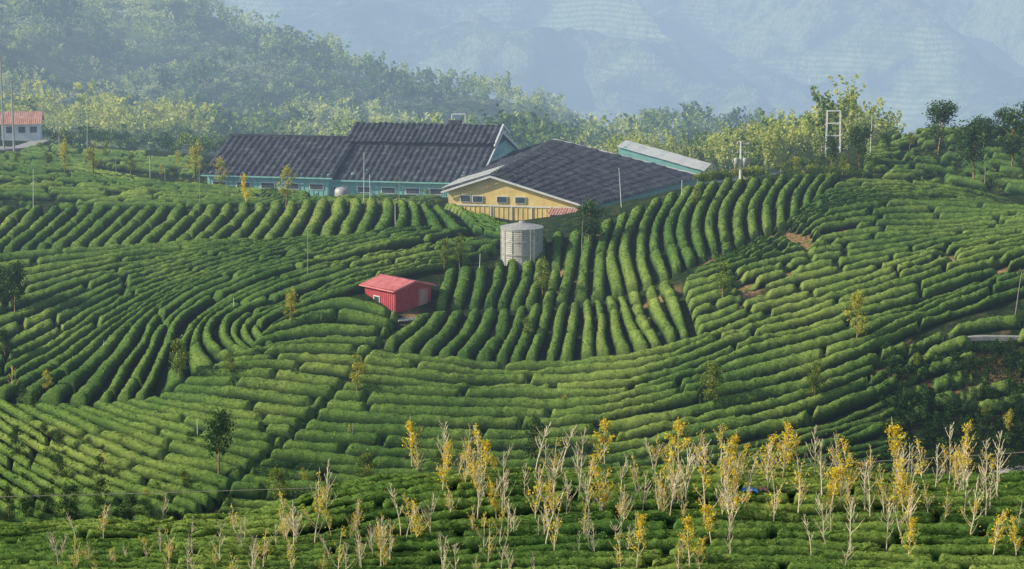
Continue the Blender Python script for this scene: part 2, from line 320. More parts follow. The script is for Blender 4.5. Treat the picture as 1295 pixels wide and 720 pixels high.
# ------------------------------------------------------------------ trees
def tube(path, rad, n=5):
    p = np.array(path, float); r = np.broadcast_to(rad, (len(p),)); t = np.gradient(p, axis=0); t /= np.linalg.norm(t, axis=1)[:, None]
    ref = np.array([1., .3, .1]); a = np.cross(t, ref); a /= np.linalg.norm(a, axis=1)[:, None]; b = np.cross(t, a)
    an = np.arange(n+1)*2*math.pi/n
    V = (p[:, None]+r[:, None, None]*(a[:, None]*np.cos(an)[None, :, None]+b[:, None]*np.sin(an)[None, :, None])).reshape(-1, 3)
    return V, grid_faces(len(p), n+1)
class Acc:
    def __init__(s): s.V = []; s.F = []; s.T = []; s.M = []; s.o = 0
    def add(s, V, F, mi=0, tint=.5):
        V = np.asarray(V, float); F = np.asarray(F); s.V.append(V); s.F.append(F+s.o); s.M.append(np.full(len(F), mi)); s.T.append(np.broadcast_to(tint, (len(V),))); s.o += len(V)
    def mesh(s, name, mats, smooth=False): return make_mesh(name, np.vstack(s.V), np.vstack(s.F), mats, np.concatenate(s.T), np.concatenate(s.M), smooth)
M_bark = surf_mat('pale_bark', [(.35,(.55,.45,.29)),(.65,(.80,.70,.50))], 6, .8)
M_bark2 = surf_mat('brown_bark', [(.35,(.18,.14,.09)),(.65,(.36,.29,.19))], 6, .85)
L_yel = leaf_mat('yellow_leaf', [(0,(.58,.38,.02)),(.5,(.92,.68,.04)),(1,(.84,.80,.12))], .45)
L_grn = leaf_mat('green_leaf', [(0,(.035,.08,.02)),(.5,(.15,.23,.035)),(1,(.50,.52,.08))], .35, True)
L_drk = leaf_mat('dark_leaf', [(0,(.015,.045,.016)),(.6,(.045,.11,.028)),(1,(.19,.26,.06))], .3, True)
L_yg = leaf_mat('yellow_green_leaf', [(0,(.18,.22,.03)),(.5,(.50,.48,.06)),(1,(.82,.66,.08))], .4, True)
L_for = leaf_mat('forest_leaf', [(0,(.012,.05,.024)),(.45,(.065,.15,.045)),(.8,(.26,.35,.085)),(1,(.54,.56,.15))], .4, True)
def sapling(seed, leaves, H=4.):
    global rng; old = rng; rng = np.random.default_rng(seed); A = Acc()
    lean = rng.normal(size=2)*.4; ts = np.linspace(0, 1, 9)
    tr = np.c_[lean[0]*ts**2+.07*np.sin(ts*5+seed), lean[1]*ts**2, H*ts-.15]
    A.add(*tube(tr, np.linspace(.05, .014, 9), 5), 0); tips = []
    for i in range(rng.integers(11, 20)):
        t = rng.uniform(.25, .95); b = np.array([np.interp(t, ts, tr[:, k]) for k in range(3)]); az = rng.uniform(0, 6.28); L = (1.2-t)*H*.42*rng.uniform(.35, 1.1)
        q = np.linspace(0, 1, 5); sp = rng.uniform(.3, .8)
        br = b+np.c_[np.cos(az)*L*sp*q**.8, np.sin(az)*L*sp*q**.8, L*q**1.15*.85]
        A.add(*tube(br, np.linspace(.024, .012, 5), 4), 0); tips.append(br[1:])
        for j in range(3):
            k = rng.integers(1, 4); az2 = az+rng.normal()*1.1; l2 = L*rng.uniform(.25, .5)
            tw = br[k]+np.c_[np.cos(az2)*l2*.6*q[:4], np.sin(az2)*l2*.6*q[:4], l2*q[:4]]
            A.add(*tube(tw, .011, 3), 0); tips.append(tw[1:])
    if leaves:
        T = np.vstack(tips); n = int(leaves); c = T[rng.integers(0, len(T), n)]+rng.normal(size=(n, 3))*[.11,.11,.13]
        v, f = leaf_quads(c, np.full(n, .15), .2, .6); A.add(v, f, 1, np.repeat(rng.random(n), 4))
    rng = old; return A
def slender(seed, H=4., R=.75, cb=.3, nl=1500, clumps=34, size=.16):
    global rng; old = rng; rng = np.random.default_rng(seed); A = Acc(); ts = np.linspace(0, 1, 8)
    tr = np.c_[.12*np.sin(ts*3+seed), .1*np.cos(ts*4+seed)-.1, H*.95*ts-.15]; A.add(*tube(tr, np.linspace(.07, .015, 8)*H/4, 6), 0)
    cs = []
    for i in range(clumps):
        t = rng.uniform(cb, 1.); az = rng.uniform(0, 6.28); env = math.sin(math.pi*min(1, max(.08, (t-cb)/(1-cb)*.85+.12)))**.7
        r = R*env*rng.uniform(.25, 1.1); b = np.array([np.interp(t*.9, ts, tr[:, k]) for k in range(3)])
        c = b+[r*math.cos(az), r*math.sin(az), H*.09]; A.add(*tube(np.array([b, (b+c)/2+[0,0,-.04], c]), [.02, .014, .008], 4), 0); cs.append(c)
    cs = np.array(cs); k = rng.integers(0, len(cs), nl); dn = rng.normal(size=(nl, 3))*R*.2; c = cs[k]+dn
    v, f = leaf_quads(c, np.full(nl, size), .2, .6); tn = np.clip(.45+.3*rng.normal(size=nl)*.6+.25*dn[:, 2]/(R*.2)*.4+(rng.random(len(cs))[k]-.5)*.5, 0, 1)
    A.add(v, f, 1, np.repeat(tn, 4)); rng = old; return A
def put(name, me, base, px_h, H, rot=None):
    p = base; s = px_h/FPX*p[1]/H; w = rng.uniform(.85, 1.15)
    return add(name, me, loc=tuple(p), rot=rng.uniform(0, 6.28), sc=(s*w, s*w, s))
bare = [sapling(s, 0).mesh('bare_sapling', [M_bark, L_yel]) for s in range(7)]
semi = [sapling(s+10, 120).mesh('yellow_leaf_sapling', [M_bark, L_yel]) for s in range(5)]
yell = [sapling(s+20, 430).mesh('yellow_leaf_sapling', [M_bark, L_yel]) for s in range(5)]
grn = [slender(s, R=.85).mesh('young_green_tree', [M_bark2, L_grn]) for s in range(3)]
yg = [slender(s+5, nl=800, clumps=24).mesh('young_yellow_green_tree', [M_bark2, L_yg]) for s in range(3)]
drk = [slender(s+9, R=1.0, cb=.35, nl=2100).mesh('young_evergreen_tree', [M_bark2, L_drk]) for s in range(3)]
dlow = [slender(s+14, R=.95, cb=.02, nl=1700).mesh('small_evergreen_tree', [M_bark2, L_drk]) for s in range(3)]
T_main = [('g',228,490,66),('d',280,606,96),('yg',450,502,64),('yg',368,418,56),('g',290,480,38),('g',583,345,54),('g',562,345,46),('g',688,378,54),('d',746,316,68),
('g',914,386,58),('yg',1083,442,82),('g',1033,512,64),('g',903,522,70),('d',22,405,80),('d',2,400,72),('yg',713,520,22),('g',668,432,34),('dl',678,590,70),('yell',764,600,78),('yell',521,600,86),('semi',530,612,66),
('g',466,622,54),('g',352,640,54),('dl',22,585,50),('dl',75,575,36),('dl',125,608,38),('g',235,622,34),('dl',58,655,46),('dl',88,665,62),('dl',30,520,36),('dl',165,662,46),('dl',128,650,52),('dl',290,660,38),('dl',45,520,30),('dl',76,612,42),
('dl',596,600,34),('g',556,600,36),('semi',440,560,26),('yg',386,620,34),('d',5,460,50),('yg',60,500,36),('g',1245,535,30),('yg',1275,555,40),('g',1160,470,26),('semi',590,596,40),('semi',830,600,60),('yell',845,598,50),
('dl',10,660,50),('dl',35,665,44),('dl',190,668,34),('g',110,575,26),('dl',55,560,28),('semi',15,500,40),('semi',135,600,30),('yg',185,640,26),('b',205,668,50),('yg',500,628,30),('yg',625,612,40)]
kinds = {'g': (grn,'young_green_tree'), 'd': (drk,'young_evergreen_tree'), 'yg': (yg,'young_yellow_green_tree'), 'dl': (dlow,'small_evergreen_tree'), 'yell': (yell,'yellow_leaf_sapling'), 'semi': (semi,'yellow_leaf_sapling'), 'b': (bare,'bare_sapling')}
for i, (k, u, v, h) in enumerate(T_main):
    if h <= 0: continue
    ms, nm = kinds[k]; put(nm, ms[i % len(ms)], ground(u, v, MAIN), h, 4.)
T_back = [('d',1190,196,74),('d',1232,236,92),('d',1280,222,90),('d',1086,214,60),('yg',362,262,56),('yell',311,268,48),('yg',247,236,58),('yg',280,240,44),('yg',120,226,52),('yg',82,222,48),('d',1050,215,46),('d',1297,190,64),('semi',930,216,30),('yg',1006,220,24),('g',1215,190,34),('yg',225,215,26),('g',135,205,28),('d',1268,190,58),('d',1118,200,34),('g',882,262,30),('g',20,212,22),('g',165,222,30),('yg',205,226,20),('g',60,214,26),('g',1150,190,24),('d',1245,196,50),('g',1065,222,30)]
for i, (k, u, v, h) in enumerate(T_back):
    ms, nm = kinds[k]; put(nm, ms[i % len(ms)], ground(u, v, BACK if u < 700 else (215,262)), h, 4.)
# foreground saplings
r2 = np.random.default_rng(5)
for i in range(260):
    if i < 125: u = r2.uniform(560, 1295); v = r2.uniform(603, 665)
    elif i < 200: u = r2.uniform(360, 1295); v = r2.uniform(655, 735)
    else: u = r2.uniform(60, 700); v = r2.uniform(680, 745)
    k = r2.choice(['b','yell','semi','b','semi','b'] if u > 480 else ['b','b','b','semi','semi'])
    h = r2.uniform(42, 94)*(.75 if i >= 200 else 1)
    ms, nm = kinds[k]; put(nm, ms[i % len(ms)], ground(u, v, FORE), h, 4.)
# ------------------------------------------------------------------ forest masses
def plume(seed, nst=10, nl=12, H=9., R=3.6, size=1.1):
    r = np.random.default_rng(seed); C = []; T = []
    for i in range(nst):
        az = r.uniform(0, 6.28); rr = R*r.uniform(.25, 1.1); hh = H*r.uniform(.7, 1.08); t = r.uniform(.3, 1, nl)**.8
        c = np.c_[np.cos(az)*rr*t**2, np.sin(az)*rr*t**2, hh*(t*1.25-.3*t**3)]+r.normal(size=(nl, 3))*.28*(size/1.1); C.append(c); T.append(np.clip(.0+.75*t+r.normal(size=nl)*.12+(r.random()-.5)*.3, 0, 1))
    return np.vstack(C), np.concatenate(T), size
def crown(seed, ncl=14, nl=9, H=8., R=3., size=1.0):
    r = np.random.default_rng(seed); C = []; T = []
    for i in range(ncl):
        d = r.normal(size=3); d /= np.linalg.norm(d); d[2] = abs(d[2])*1.2-.25; c = np.array([0, 0, H*.6])+d*[R, R, H*.38]*r.uniform(.5, 1.)
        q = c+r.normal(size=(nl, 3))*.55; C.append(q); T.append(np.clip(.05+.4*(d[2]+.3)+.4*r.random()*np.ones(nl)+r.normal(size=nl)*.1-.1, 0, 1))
    return np.vstack(C), np.concatenate(T), size
def mass(name, variants, pos, scl, tj, mat):
    Vs = []; Fs = []; Ts = []; o = 0
    pick = rng.integers(0, len(variants), len(pos))
    for k, (C, T, size) in enumerate(variants):
        ids = np.where(pick == k)[0]
        if not len(ids): continue
        an = rng.uniform(0, 6.28, len(ids)); c, s = np.cos(an), np.sin(an)
        X = C[None, :, 0]*c[:, None]-C[None, :, 1]*s[:, None]; Y = C[None, :, 0]*s[:, None]+C[None, :, 1]*c[:, None]; Z = np.broadcast_to(C[None, :, 2], X.shape)
        Q = np.stack([X, Y, Z], -1)*scl[ids][:, None, None]+pos[ids][:, None, :]
        sz = np.broadcast_to((size*scl[ids])[:, None], X.shape).ravel()
        v, f = leaf_quads(Q.reshape(-1, 3), sz, .1, .6); Vs.append(v); Fs.append(f+o); o += len(v)
        Ts.append(np.repeat(np.clip((T[None]+tj[ids][:, None]).ravel(), 0, 1), 4))
    return add(name, make_mesh(name, np.vstack(Vs), np.vstack(Fs), [mat], np.concatenate(Ts)))
n = 10500; yy = 350+rng.random(n)**.85*820; xx = (rng.random(n)*2-1)*(yy*.25+25)
# stay on the forested spur (left and centre), leaving terraced clearings
msk = (xx < 70+0*yy) & ~((fbm(xx/45+9, yy/60, 2) > .57) & (yy < 950)); xx, yy = xx[msk], yy[msk]; nf = len(xx)
big = fbm(xx/30+1, yy/45+4, 2)
pos = np.c_[xx, yy, far_z(xx, yy)-.5]; sc = rng.uniform(.35, 1.0, nf)*(.35+1.25*big)*(1+.3*(yy > 700)); tj = (fbm(xx/25, yy/40, 3)-.5)*1.9+(rng.random(nf)-.5)*.5+.05
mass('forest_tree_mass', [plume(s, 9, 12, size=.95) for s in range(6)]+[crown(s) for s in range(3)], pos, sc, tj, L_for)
# bamboo grove behind the ridge
nb = 380; u = rng.uniform(770, 1130, nb); y = rng.uniform(262, 338, nb); x = slopes(u, 200)[0]*y
keep = ~((x < 29) & (y < 296)); x, y = x[keep], y[keep]; u = u[keep]
s = rng.uniform(.5, 1.0, len(x))*np.interp(u, [770, 850, 930, 1060, 1130], [.85, .95, 1.0, 1.2, .75])
mass('bamboo_grove', [plume(s_+30, 16, 30, 9, 3.0, .5) for s_ in range(5)], np.c_[x, y, hz(x, y)], s, (rng.random(len(x))-.1)*.7, L_for)
# trees beyond the plateau on the left
nb = 800; u = rng.uniform(-60, 700, nb); y = rng.uniform(282, 352, nb); x = slopes(u, 200)[0]*y
keep = ((y > 305) | (u < 60)) & (fbm(x/9, y/12, 2) > .44) & ~((u > -40) & (u < 75) & (y < 336)); x, y = x[keep], y[keep]
s = rng.uniform(.18, .5, len(x))
mass('hillside_shrubs', [crown(s_+50, 14, 14, 8, 3.2, .7) for s_ in range(5)], np.c_[x, y, hz(x, y)-.2], s, (rng.random(len(x))-.5)*.7, L_for)
# dark undergrowth at lower right and in the gully at lower left
def scat(reg, n, smin, smax, rg, mat, name, tj0=-.1):
    u = rng.uniform(reg[0], reg[1], n); v = rng.uniform(reg[2], reg[3], n); x, y = cast(u, v, *rg)
    mass(name, [crown(s_+70, 16, 16, 8, 3.6, .75) for s_ in range(4)], np.c_[x, y, hz(x, y)-.15], rng.uniform(smin, smax, n), (rng.random(n)-.5)*.6+tj0, mat)
scat((1115, 1320, 440, 600), 420, .06, .20, MAIN, L_drk, 'undergrowth_shrubs', -.2)
scat((-20, 260, 560, 690), 60, .08, .18, (160,215), L_drk, 'undergrowth_shrubs')
scat((1090, 1320, 172, 250), 240, .05, .13, (226,262), L_grn, 'undergrowth_shrubs', -.1)
scat((880, 1110, 205, 232), 110, .1, .2, (226,262), L_grn, 'undergrowth_shrubs', 0)
scat((0, 560, 205, 262), 300, .04, .12, BACK, L_grn, 'undergrowth_shrubs', 0)
# ------------------------------------------------------------------ building helpers
def empty(name, loc=(0,0,0)):
    e = bpy.data.objects.new(name, None); scene.collection.objects.link(e); e.location = loc; return e
class Frame:
    def __init__(s, o, ang): s.o = np.array(o, float); c, q = math.cos(ang), math.sin(ang); s.e1 = np.array([c, q, 0]); s.e2 = np.array([-q, c, 0])
    def w(s, p): p = np.atleast_2d(np.array(p, float)); return s.o+p[:, :1]*s.e1+p[:, 1:2]*s.e2+p[:, 2:]*np.array([0,0,1.])
BF = np.array([[0,3,2,1],[4,5,6,7],[0,1,5,4],[1,2,6,5],[2,3,7,6],[3,0,4,7]])
def box(fr, par, name, a, b, mat):
    x0,y0,z0 = a; x1,y1,z1 = b
    v = fr.w([(x0,y0,z0),(x1,y0,z0),(x1,y1,z0),(x0,y1,z0),(x0,y0,z1),(x1,y0,z1),(x1,y1,z1),(x0,y1,z1)])
    return add(name, make_mesh(name, v, BF, [mat]), par)
def prism(fr, par, name, poly, axis, a, b, mat):
    """poly in the (across,z) plane, extruded along e1 (axis=0) or e2 (axis=1)"""
    n = len(poly); f = lambda t, p: (t, p[0], p[1]) if axis == 0 else (p[0], t, p[1])
    v = fr.w([f(a, p) for p in poly]+[f(b, p) for p in poly]); me = bpy.data.meshes.new(name)
    me.from_pydata([tuple(q) for q in v], [], [tuple(range(n)), tuple(range(2*n-1, n-1, -1))]+[(i, (i+1) % n, n+(i+1) % n, n+i) for i in range(n)])
    me.materials.append(mat); return add(name, me, par)
def sheet(fr, par, name, c, ribs, amp, mat, laps=8, lapamp=.04):
    """corrugated roofing: c = 4 corners (ridge-left, ridge-right, eave-right, eave-left)"""
    c = fr.w(c); nu = ribs*6+1; nv = laps*4+1; U, Vv = np.meshgrid(np.linspace(0, 1, nu), np.linspace(0, 1, nv), indexing='ij')
    nrm = np.cross(c[1]-c[0], c[3]-c[0]); nrm /= np.linalg.norm(nrm); nrm *= np.sign(nrm[2])
    p = ((1-U)[..., None]*(1-Vv)[..., None]*c[0]+U[..., None]*(1-Vv)[..., None]*c[1]+U[..., None]*Vv[..., None]*c[2]+(1-U)[..., None]*Vv[..., None]*c[3])
    off = amp*np.abs(np.sin(U*ribs*math.pi))**2+lapamp*((Vv*laps) % 1)+(fbm(U*ribs*.7, Vv*laps*.9, 2)-.5)*amp*1.2+rng.normal(size=U.shape)*.01
    p = p+off[..., None]*nrm; V1 = p.reshape(-1, 3)
    return add(name, make_mesh(name, V1, grid_faces(nu, nv), [mat], smooth=False), par)
M_roof = surf_mat('dark_roof_sheet', [(.35,(.018,.022,.03)),(.5,(.038,.043,.056)),(.65,(.08,.085,.098))], .8, .75, haze=True, detail=8)
M_teal = surf_mat('teal_cladding', [(.3,(.18,.42,.38)),(.7,(.28,.56,.50))], 1.5, .6, haze=True)
M_yellow = surf_mat('ochre_cladding', [(.3,(.64,.47,.16)),(.7,(.84,.64,.25))], 1.2, .6, haze=True)
M_white = surf_mat('white_paint', [(.3,(.6,.6,.56)),(.7,(.78,.78,.74))], 2, .5, haze=True)
M_glass = surf_mat('window_glass', [(.3,(.03,.045,.05)),(.7,(.08,.11,.12))], 1, .2, haze=True, spec=.6)
M_redpaint = surf_mat('red_steel_sheet', [(.3,(.44,.06,.075)),(.7,(.56,.10,.115))], 2, .5, bump=.2, haze=True)
M_redroof = surf_mat('red_roof_sheet', [(.3,(.62,.17,.17)),(.7,(.75,.26,.24))], 2, .45, bump=.2, haze=True)
M_steel = surf_mat('galvanised_steel', [(.3,(.30,.30,.28)),(.7,(.50,.49,.46))], 2.5, .55, .15, haze=True)
M_conc = surf_mat('concrete', [(.3,(.28,.27,.25)),(.7,(.42,.41,.38))], 3, .85, haze=True)
M_wood = surf_mat('weathered_pole', [(.3,(.25,.22,.18)),(.7,(.42,.38,.32))], 4, .8, haze=True)
M_rust = surf_mat('rusty_red_roof', [(.3,(.40,.18,.13)),(.7,(.56,.33,.26))], 1, .7, haze=True)
M_blue = surf_mat('blue_tarpaulin', [(.3,(.02,.20,.60)),(.7,(.06,.32,.75))], 6, .5)
ANG = math.radians(-11)
def ribs_wall(fr, par, name, a, b, z0, z1, y, mat, step=.5):
    """standing ribs on a wall along e1, proud of the wall face"""
    A = Acc(); x = a+step/2
    while x < b:
        x0, x1, y0, y1 = x-.04, x+.04, y-.05, y-.003
        A.add(fr.w([(x0,y0,z0),(x1,y0,z0),(x1,y1,z0),(x0,y1,z0),(x0,y0,z1),(x1,y0,z1),(x1,y1,z1),(x0,y1,z1)]), BF); x += step
    add(name, A.mesh(name, [mat]), par)
def gable_shed(name, o, L, W, eave, rise, ang, wall, base=-3.0, wins=5, ridge_at=.5):
    par = empty(name); fr = Frame(o, ang); yr = W*ridge_at
    prism(fr, par, 'walls', [(0,base),(W,base),(W,eave),(yr,eave+rise-.12),(0,eave)], 0, 0, L, wall)
    ov = .6; sl = rise/yr; sl2 = rise/(W-yr)
    sheet(fr, par, 'roof_front', [(-ov,yr,eave+rise),(L+ov,yr,eave+rise),(L+ov,-ov,eave-ov*sl),(-ov,-ov,eave-ov*sl)], int(L/.75), .16, M_roof, laps=int(yr/1.0), lapamp=.10)
    sheet(fr, par, 'roof_back', [(-ov,yr,eave+rise),(L+ov,yr,eave+rise),(L+ov,W+ov,eave-ov*sl2),(-ov,W+ov,eave-ov*sl2)], int(L/.75), .16, M_roof, laps=8)
    box(fr, par, 'ridge_cap', (-ov,yr-.25,eave+rise+.1), (L+ov,yr+.25,eave+rise+.3), M_roof)
    ribs_wall(fr, par, 'wall_ribs', 0, L, base, eave-.25, 0, wall, .6)
    for i in range(wins):
        x = L*(i+.5)/wins; box(fr, par, 'window_frame', (x-.9,-.09,eave-1.75), (x+.9,-.06,eave-.95), M_white); box(fr, par, 'window', (x-.8,-.12,eave-1.65), (x+.8,-.093,eave-1.05), M_glass)
    box(fr, par, 'gutter', (-ov,-ov-.18,eave-ov*sl-.12), (L+ov,-ov-.02,eave-ov*sl+.03), wall)
    return par, fr
o1 = P(262, 219, 271); gable_shed('tea_factory_wing', o1, 15.5, 22, 0, 3.4, ANG, M_teal)
o2 = P(415, 225, 269); par2, f2 = gable_shed('tea_factory', o2, 18.2, 30, 0, 4.6, ANG, M_teal, ridge_at=.47, wins=6)
# raised upper roof along the ridge, and the gable trim
sheet(f2, par2, 'monitor_roof', [(-.3,14.2,5.35),(18.8,14.2,5.35),(18.8,8.6,3.55),(-.3,8.6,3.55)], 26, .16, M_roof, laps=5, lapamp=.1)
prism(f2, par2, 'monitor_walls', [(8.9,2.7),(18,3.0),(18,4.0),(14.2,5.25),(8.9,3.5)], 0, 0, 18.5, M_roof)
prism(f2, par2, 'gable_trim', [(-.5,-.1),(14.1,4.65),(29.9,-.1),(29.9,-.4),(14.1,4.35),(-.5,-.4)], 0, 18.9, 19.05, M_white)
prism(f2, par2, 'gable_trim_upper', [(8.6,3.5),(14.2,5.55),(18.4,4.1),(18.4,3.8),(14.2,5.25),(8.6,3.3)], 0, 18.92, 19.12, M_white)
for i in range(6): box(f2, par2, 'gable_louvre', (18.21,2.5+i*4.2,-1.8), (18.3,4.9+i*4.2,-.6), M_white)
for i in range(3): box(f2, par2, 'gable_panel', (18.21,7+i*4.2,.1), (18.29,10+i*4.2,1.4), M_white)
box(f2, par2, 'roof_vent', (12,13.7,5.4), (13.6,14.7,5.9), M_roof)
# ---- ochre-fronted building, ridge running away from the valley side
par3 = empty('ochre_tea_warehouse'); oc = P(567, 240, 248); f3 = Frame(oc, math.radians(-12)); Wd = 15.3; Ld = 37; ap = 5.0; rise3 = 1.55; er = -1.45; fl = 8.2; eb = -2.5
prism(f3, par3, 'walls', [(0,-4),(Wd,-4),(Wd,er-.1),(ap,rise3-.1),(0,-.1)], 1, 0, Ld-.2, M_yellow)
def sheet3(nm, c, ribs, laps): return sheet(f3, par3, nm, c, ribs, .22, M_roof, laps=laps, lapamp=.12)
sheet3('roof_right', [(ap,-.5,rise3+.05),(ap,Ld+.5,rise3+.05),(Wd+.7+fl,Ld+.5,eb-.1),(Wd+.7,-.5,er-.15)], 36, 13)
sheet3('roof_left', [(ap,-.5,rise3+.05),(ap,Ld+.5,rise3+.05),(-.6,Ld+.5,-.2),(-.6,-.5,-.2)], 36, 6)
vv = f3.w([(Wd+.3,.2,-6),(Wd+fl,Ld,-6),(Wd-1,Ld,-6),(Wd+.3,.2,er-.4),(Wd+fl,Ld,eb-.35),(Wd-1,Ld,er-.6)])
me = bpy.data.meshes.new('side_wing_walls'); me.from_pydata([tuple(q) for q in vv], [], [(0,1,4,3),(1,2,5,4),(2,0,3,5),(3,4,5),(0,2,1)]); me.materials.append(M_teal); add('side_wing_walls', me, par3)
prism(f3, par3, 'verge_trim', [(-.7,-.15),(ap,rise3+.25),(Wd+.8,er+.05),(Wd+.8,er-.15),(ap,rise3+.03),(-.7,-.35)], 1, -.75, -.55, M_white)
prism(f3, par3, 'verge_trim_back', [(-.7,-.15),(ap,rise3+.3),(Wd+fl+.8,eb+.1),(Wd+fl+.8,eb-.3),(ap,rise3-.1),(-.7,-.5)], 1, Ld+.55, Ld+.8, M_white)
ribs_wall(f3, par3, 'wall_ribs', 0, Wd, -4, -1.8, 0, M_yellow, .55)
box(f3, par3, 'gable_band', (.05,-.1,-1.75), (Wd-.05,-.055,-1.6), M_white)
for x in (2.0, 3.4, 6.2, 8.3): box(f3, par3, 'window_frame', (x-.62,-.14,-1.35), (x+.62,-.06,-.55), M_white); box(f3, par3, 'window', (x-.53,-.17,-1.27), (x+.53,-.143,-.63), M_glass)
for x in (4.9, 7.3, 9.6, 12): box(f3, par3, 'door_frame', (x-.06,-.14,-4), (x+.06,-.06,-1.76), M_white)
# open roof framing at the front left: purlins and rafters standing proud of the left slope
Af = Acc()
for t in np.linspace(.1, .95, 6):
    xa = -.6+(ap+.6)*t; za = -.2+(rise3+.25)*t+.42; Af.add(*tube(f3.w([(xa,-.5,za),(xa,7,za)]), .06, 4))
for yk in np.linspace(-.4, 7, 6): Af.add(*tube(f3.w([(-.6,yk,.25),(ap,yk,rise3+.5)]), .05, 4))
add('roof_framing', Af.mesh('roof_framing', [M_white]), par3)
# annex at the right front corner
box(f3, par3, 'annex_walls', (12.2,-2.6,-4.2), (15.2,-.8,-2.1), M_white); box(f3, par3, 'annex_band', (12.15,-2.65,-2.6), (15.25,-2.62,-2.2), M_redpaint)
sheet(f3, par3, 'annex_roof', [(11.9,-.8,-1.6),(15.5,-.8,-1.6),(15.5,-3.0,-2.1),(11.9,-3.0,-2.1)], 12, .05, M_rust, laps=2)
for x in (12.9, 14.4): box(f3, par3, 'annex_window', (x-.4,-2.68,-3.6), (x+.4,-2.655,-2.75), M_glass)
# ---- pale roofed shed beyond it
par4 = empty('pale_roof_shed'); f4 = Frame(P(782, 186, 287.5), math.radians(-12))
prism(f4, par4, 'walls', [(0,-6),(10.8,-6),(10.8,-2.9),(.6,-.1),(0,-.15)], 1, 0, 7, M_teal)
sheet(f4, par4, 'roof', [(-.2,-.3,.05),(-.2,7.6,.05),(11.3,7.6,-2.85),(11.3,-.3,-2.85)], 16, .06, M_white, laps=4)
# ---- hillside house at the far left
pr = empty('red_roof_house'); fh = Frame(P(2, 176, 328), math.radians(8))
box(fh, pr, 'walls', (0,0,-2), (5.6,4.5,2.4), M_white)
prism(fh, pr, 'gable', [(0,2.4),(4.5,2.4),(2.25,3.6)], 0, .02, 5.58, M_white)
sheet(fh, pr, 'roof_front', [(-.4,2.25,3.85),(6,2.25,3.85),(6,-.6,2.2),(-.4,-.6,2.2)], 22, .03, M_rust, laps=3)
sheet(fh, pr, 'roof_back', [(-.4,2.25,3.85),(6,2.25,3.85),(6,5.1,2.2),(-.4,5.1,2.2)], 22, .03, M_rust, laps=3)
for x in (1.2, 3.0, 4.7): box(fh, pr, 'window', (x-.5,-.04,.9), (x+.5,-.01,1.8), M_glass)
box(fh, pr, 'terrace_wall', (2,-3,-3), (8,-.5,-.6), M_conc)
# ------------------------------------------------------------------ red shed
g = ground(500, 397); ps = empty('red_storage_shed')
fs = Frame(g+[0,0,-.1], math.radians(42)); a_, b_ = 4.3, 4.5   # e1: along the door wall; e2: along the window wall
He = 2.35; Rr = .55
prism(fs, ps, 'walls', [(0,-.8),(a_,-.8),(a_,He),(a_/2,He+Rr-.05),(0,He)], 1, 0, b_, M_redpaint)
sheet(fs, ps, 'roof_left', [(a_/2,-.3,He+Rr+.04),(a_/2,b_+.3,He+Rr+.04),(-.35,b_+.3,He-.05),(-.35,-.3,He-.05)], 14, .05, M_redroof, laps=1, lapamp=0)
sheet(fs, ps, 'roof_right', [(a_/2,-.3,He+Rr+.04),(a_/2,b_+.3,He+Rr+.04),(a_+.35,b_+.3,He-.05),(a_+.35,-.3,He-.05)], 14, .05, M_redroof, laps=1, lapamp=0)
prism(fs, ps, 'verge_trim', [(-.38,He-.02),(a_/2,He+Rr+.1),(a_+.38,He-.02),(a_+.38,He-.2),(a_/2,He+Rr-.08),(-.38,He-.2)], 1, -.36,-.31, M_redroof)
ribs_wall(fs, ps, 'wall_ribs', 0, 2.6, -.6, He-.03, 0, M_redpaint, .3)
box(fs, ps, 'door_frame', (2.75,-.06,-.05), (3.85,-.003,2.05), M_redroof); box(fs, ps, 'door', (2.85,-.09,0), (3.75,-.063,1.95), M_rust)
Ar = Acc(); y_ = .15
while y_ < b_:
    Ar.add(fs.w([(-.05,y_-.04,-.6),(-.003,y_-.04,-.6),(-.003,y_+.04,-.6),(-.05,y_+.04,-.6),(-.05,y_-.04,He-.1),(-.003,y_-.04,He-.1),(-.003,y_+.04,He-.1),(-.05,y_+.04,He-.1)]), BF); y_ += .3
add('side_ribs', Ar.mesh('side_ribs', [M_redpaint]), ps)
box(fs, ps, 'window_frame', (-.09,2.2,.75), (-.055,3.1,1.45), M_white); box(fs, ps, 'window', (-.115,2.3,.83), (-.093,3.0,1.37), M_glass)
box(fs, ps, 'gutter', (-.47,-.3,He-.18), (-.36,b_+.3,He-.06), M_redroof)
pk = empty('plank_pile'); fp = Frame(ground(510, 407)+[0,0,.15], math.radians(28))
for i in range(4): box(fp, pk, 'plank', (-.7+i*.1,i*.2-.5,.03*i), (.9+i*.15,i*.2-.34,.03*i+.05), M_steel)
# ------------------------------------------------------------------ water tank
def lathe(par, name, prof, c, n, mat, smooth=True):
    an = np.arange(n+1)*2*math.pi/n; pr_ = np.array(prof)
    v = np.stack([np.outer(np.cos(an), pr_[:,0])+c[0], np.outer(np.sin(an), pr_[:,0])+c[1], np.tile(pr_[:,1], (n+1, 1))+c[2]], -1).reshape(-1, 3)
    return add(name, make_mesh(name, v, grid_faces(n+1, len(pr_)), [mat], smooth=smooth), par)
tk = empty('water_tank'); gt = ground(660, 336); r_ = 2.02; c = gt+[0, r_*.6, -.25]
prof = []
for z in np.arange(0, 3.9, .05): prof.append((r_+.018*math.sin(z*2*math.pi/.2), z))
lathe(tk, 'corrugated_wall', prof, c, 56, M_steel); lathe(tk, 'conical_lid', [(r_+.1,3.82),(r_+.1,3.9),(r_*.5,4.15),(.3,4.32),(.3,4.45),(.01,4.47)], c, 40, M_steel, False)
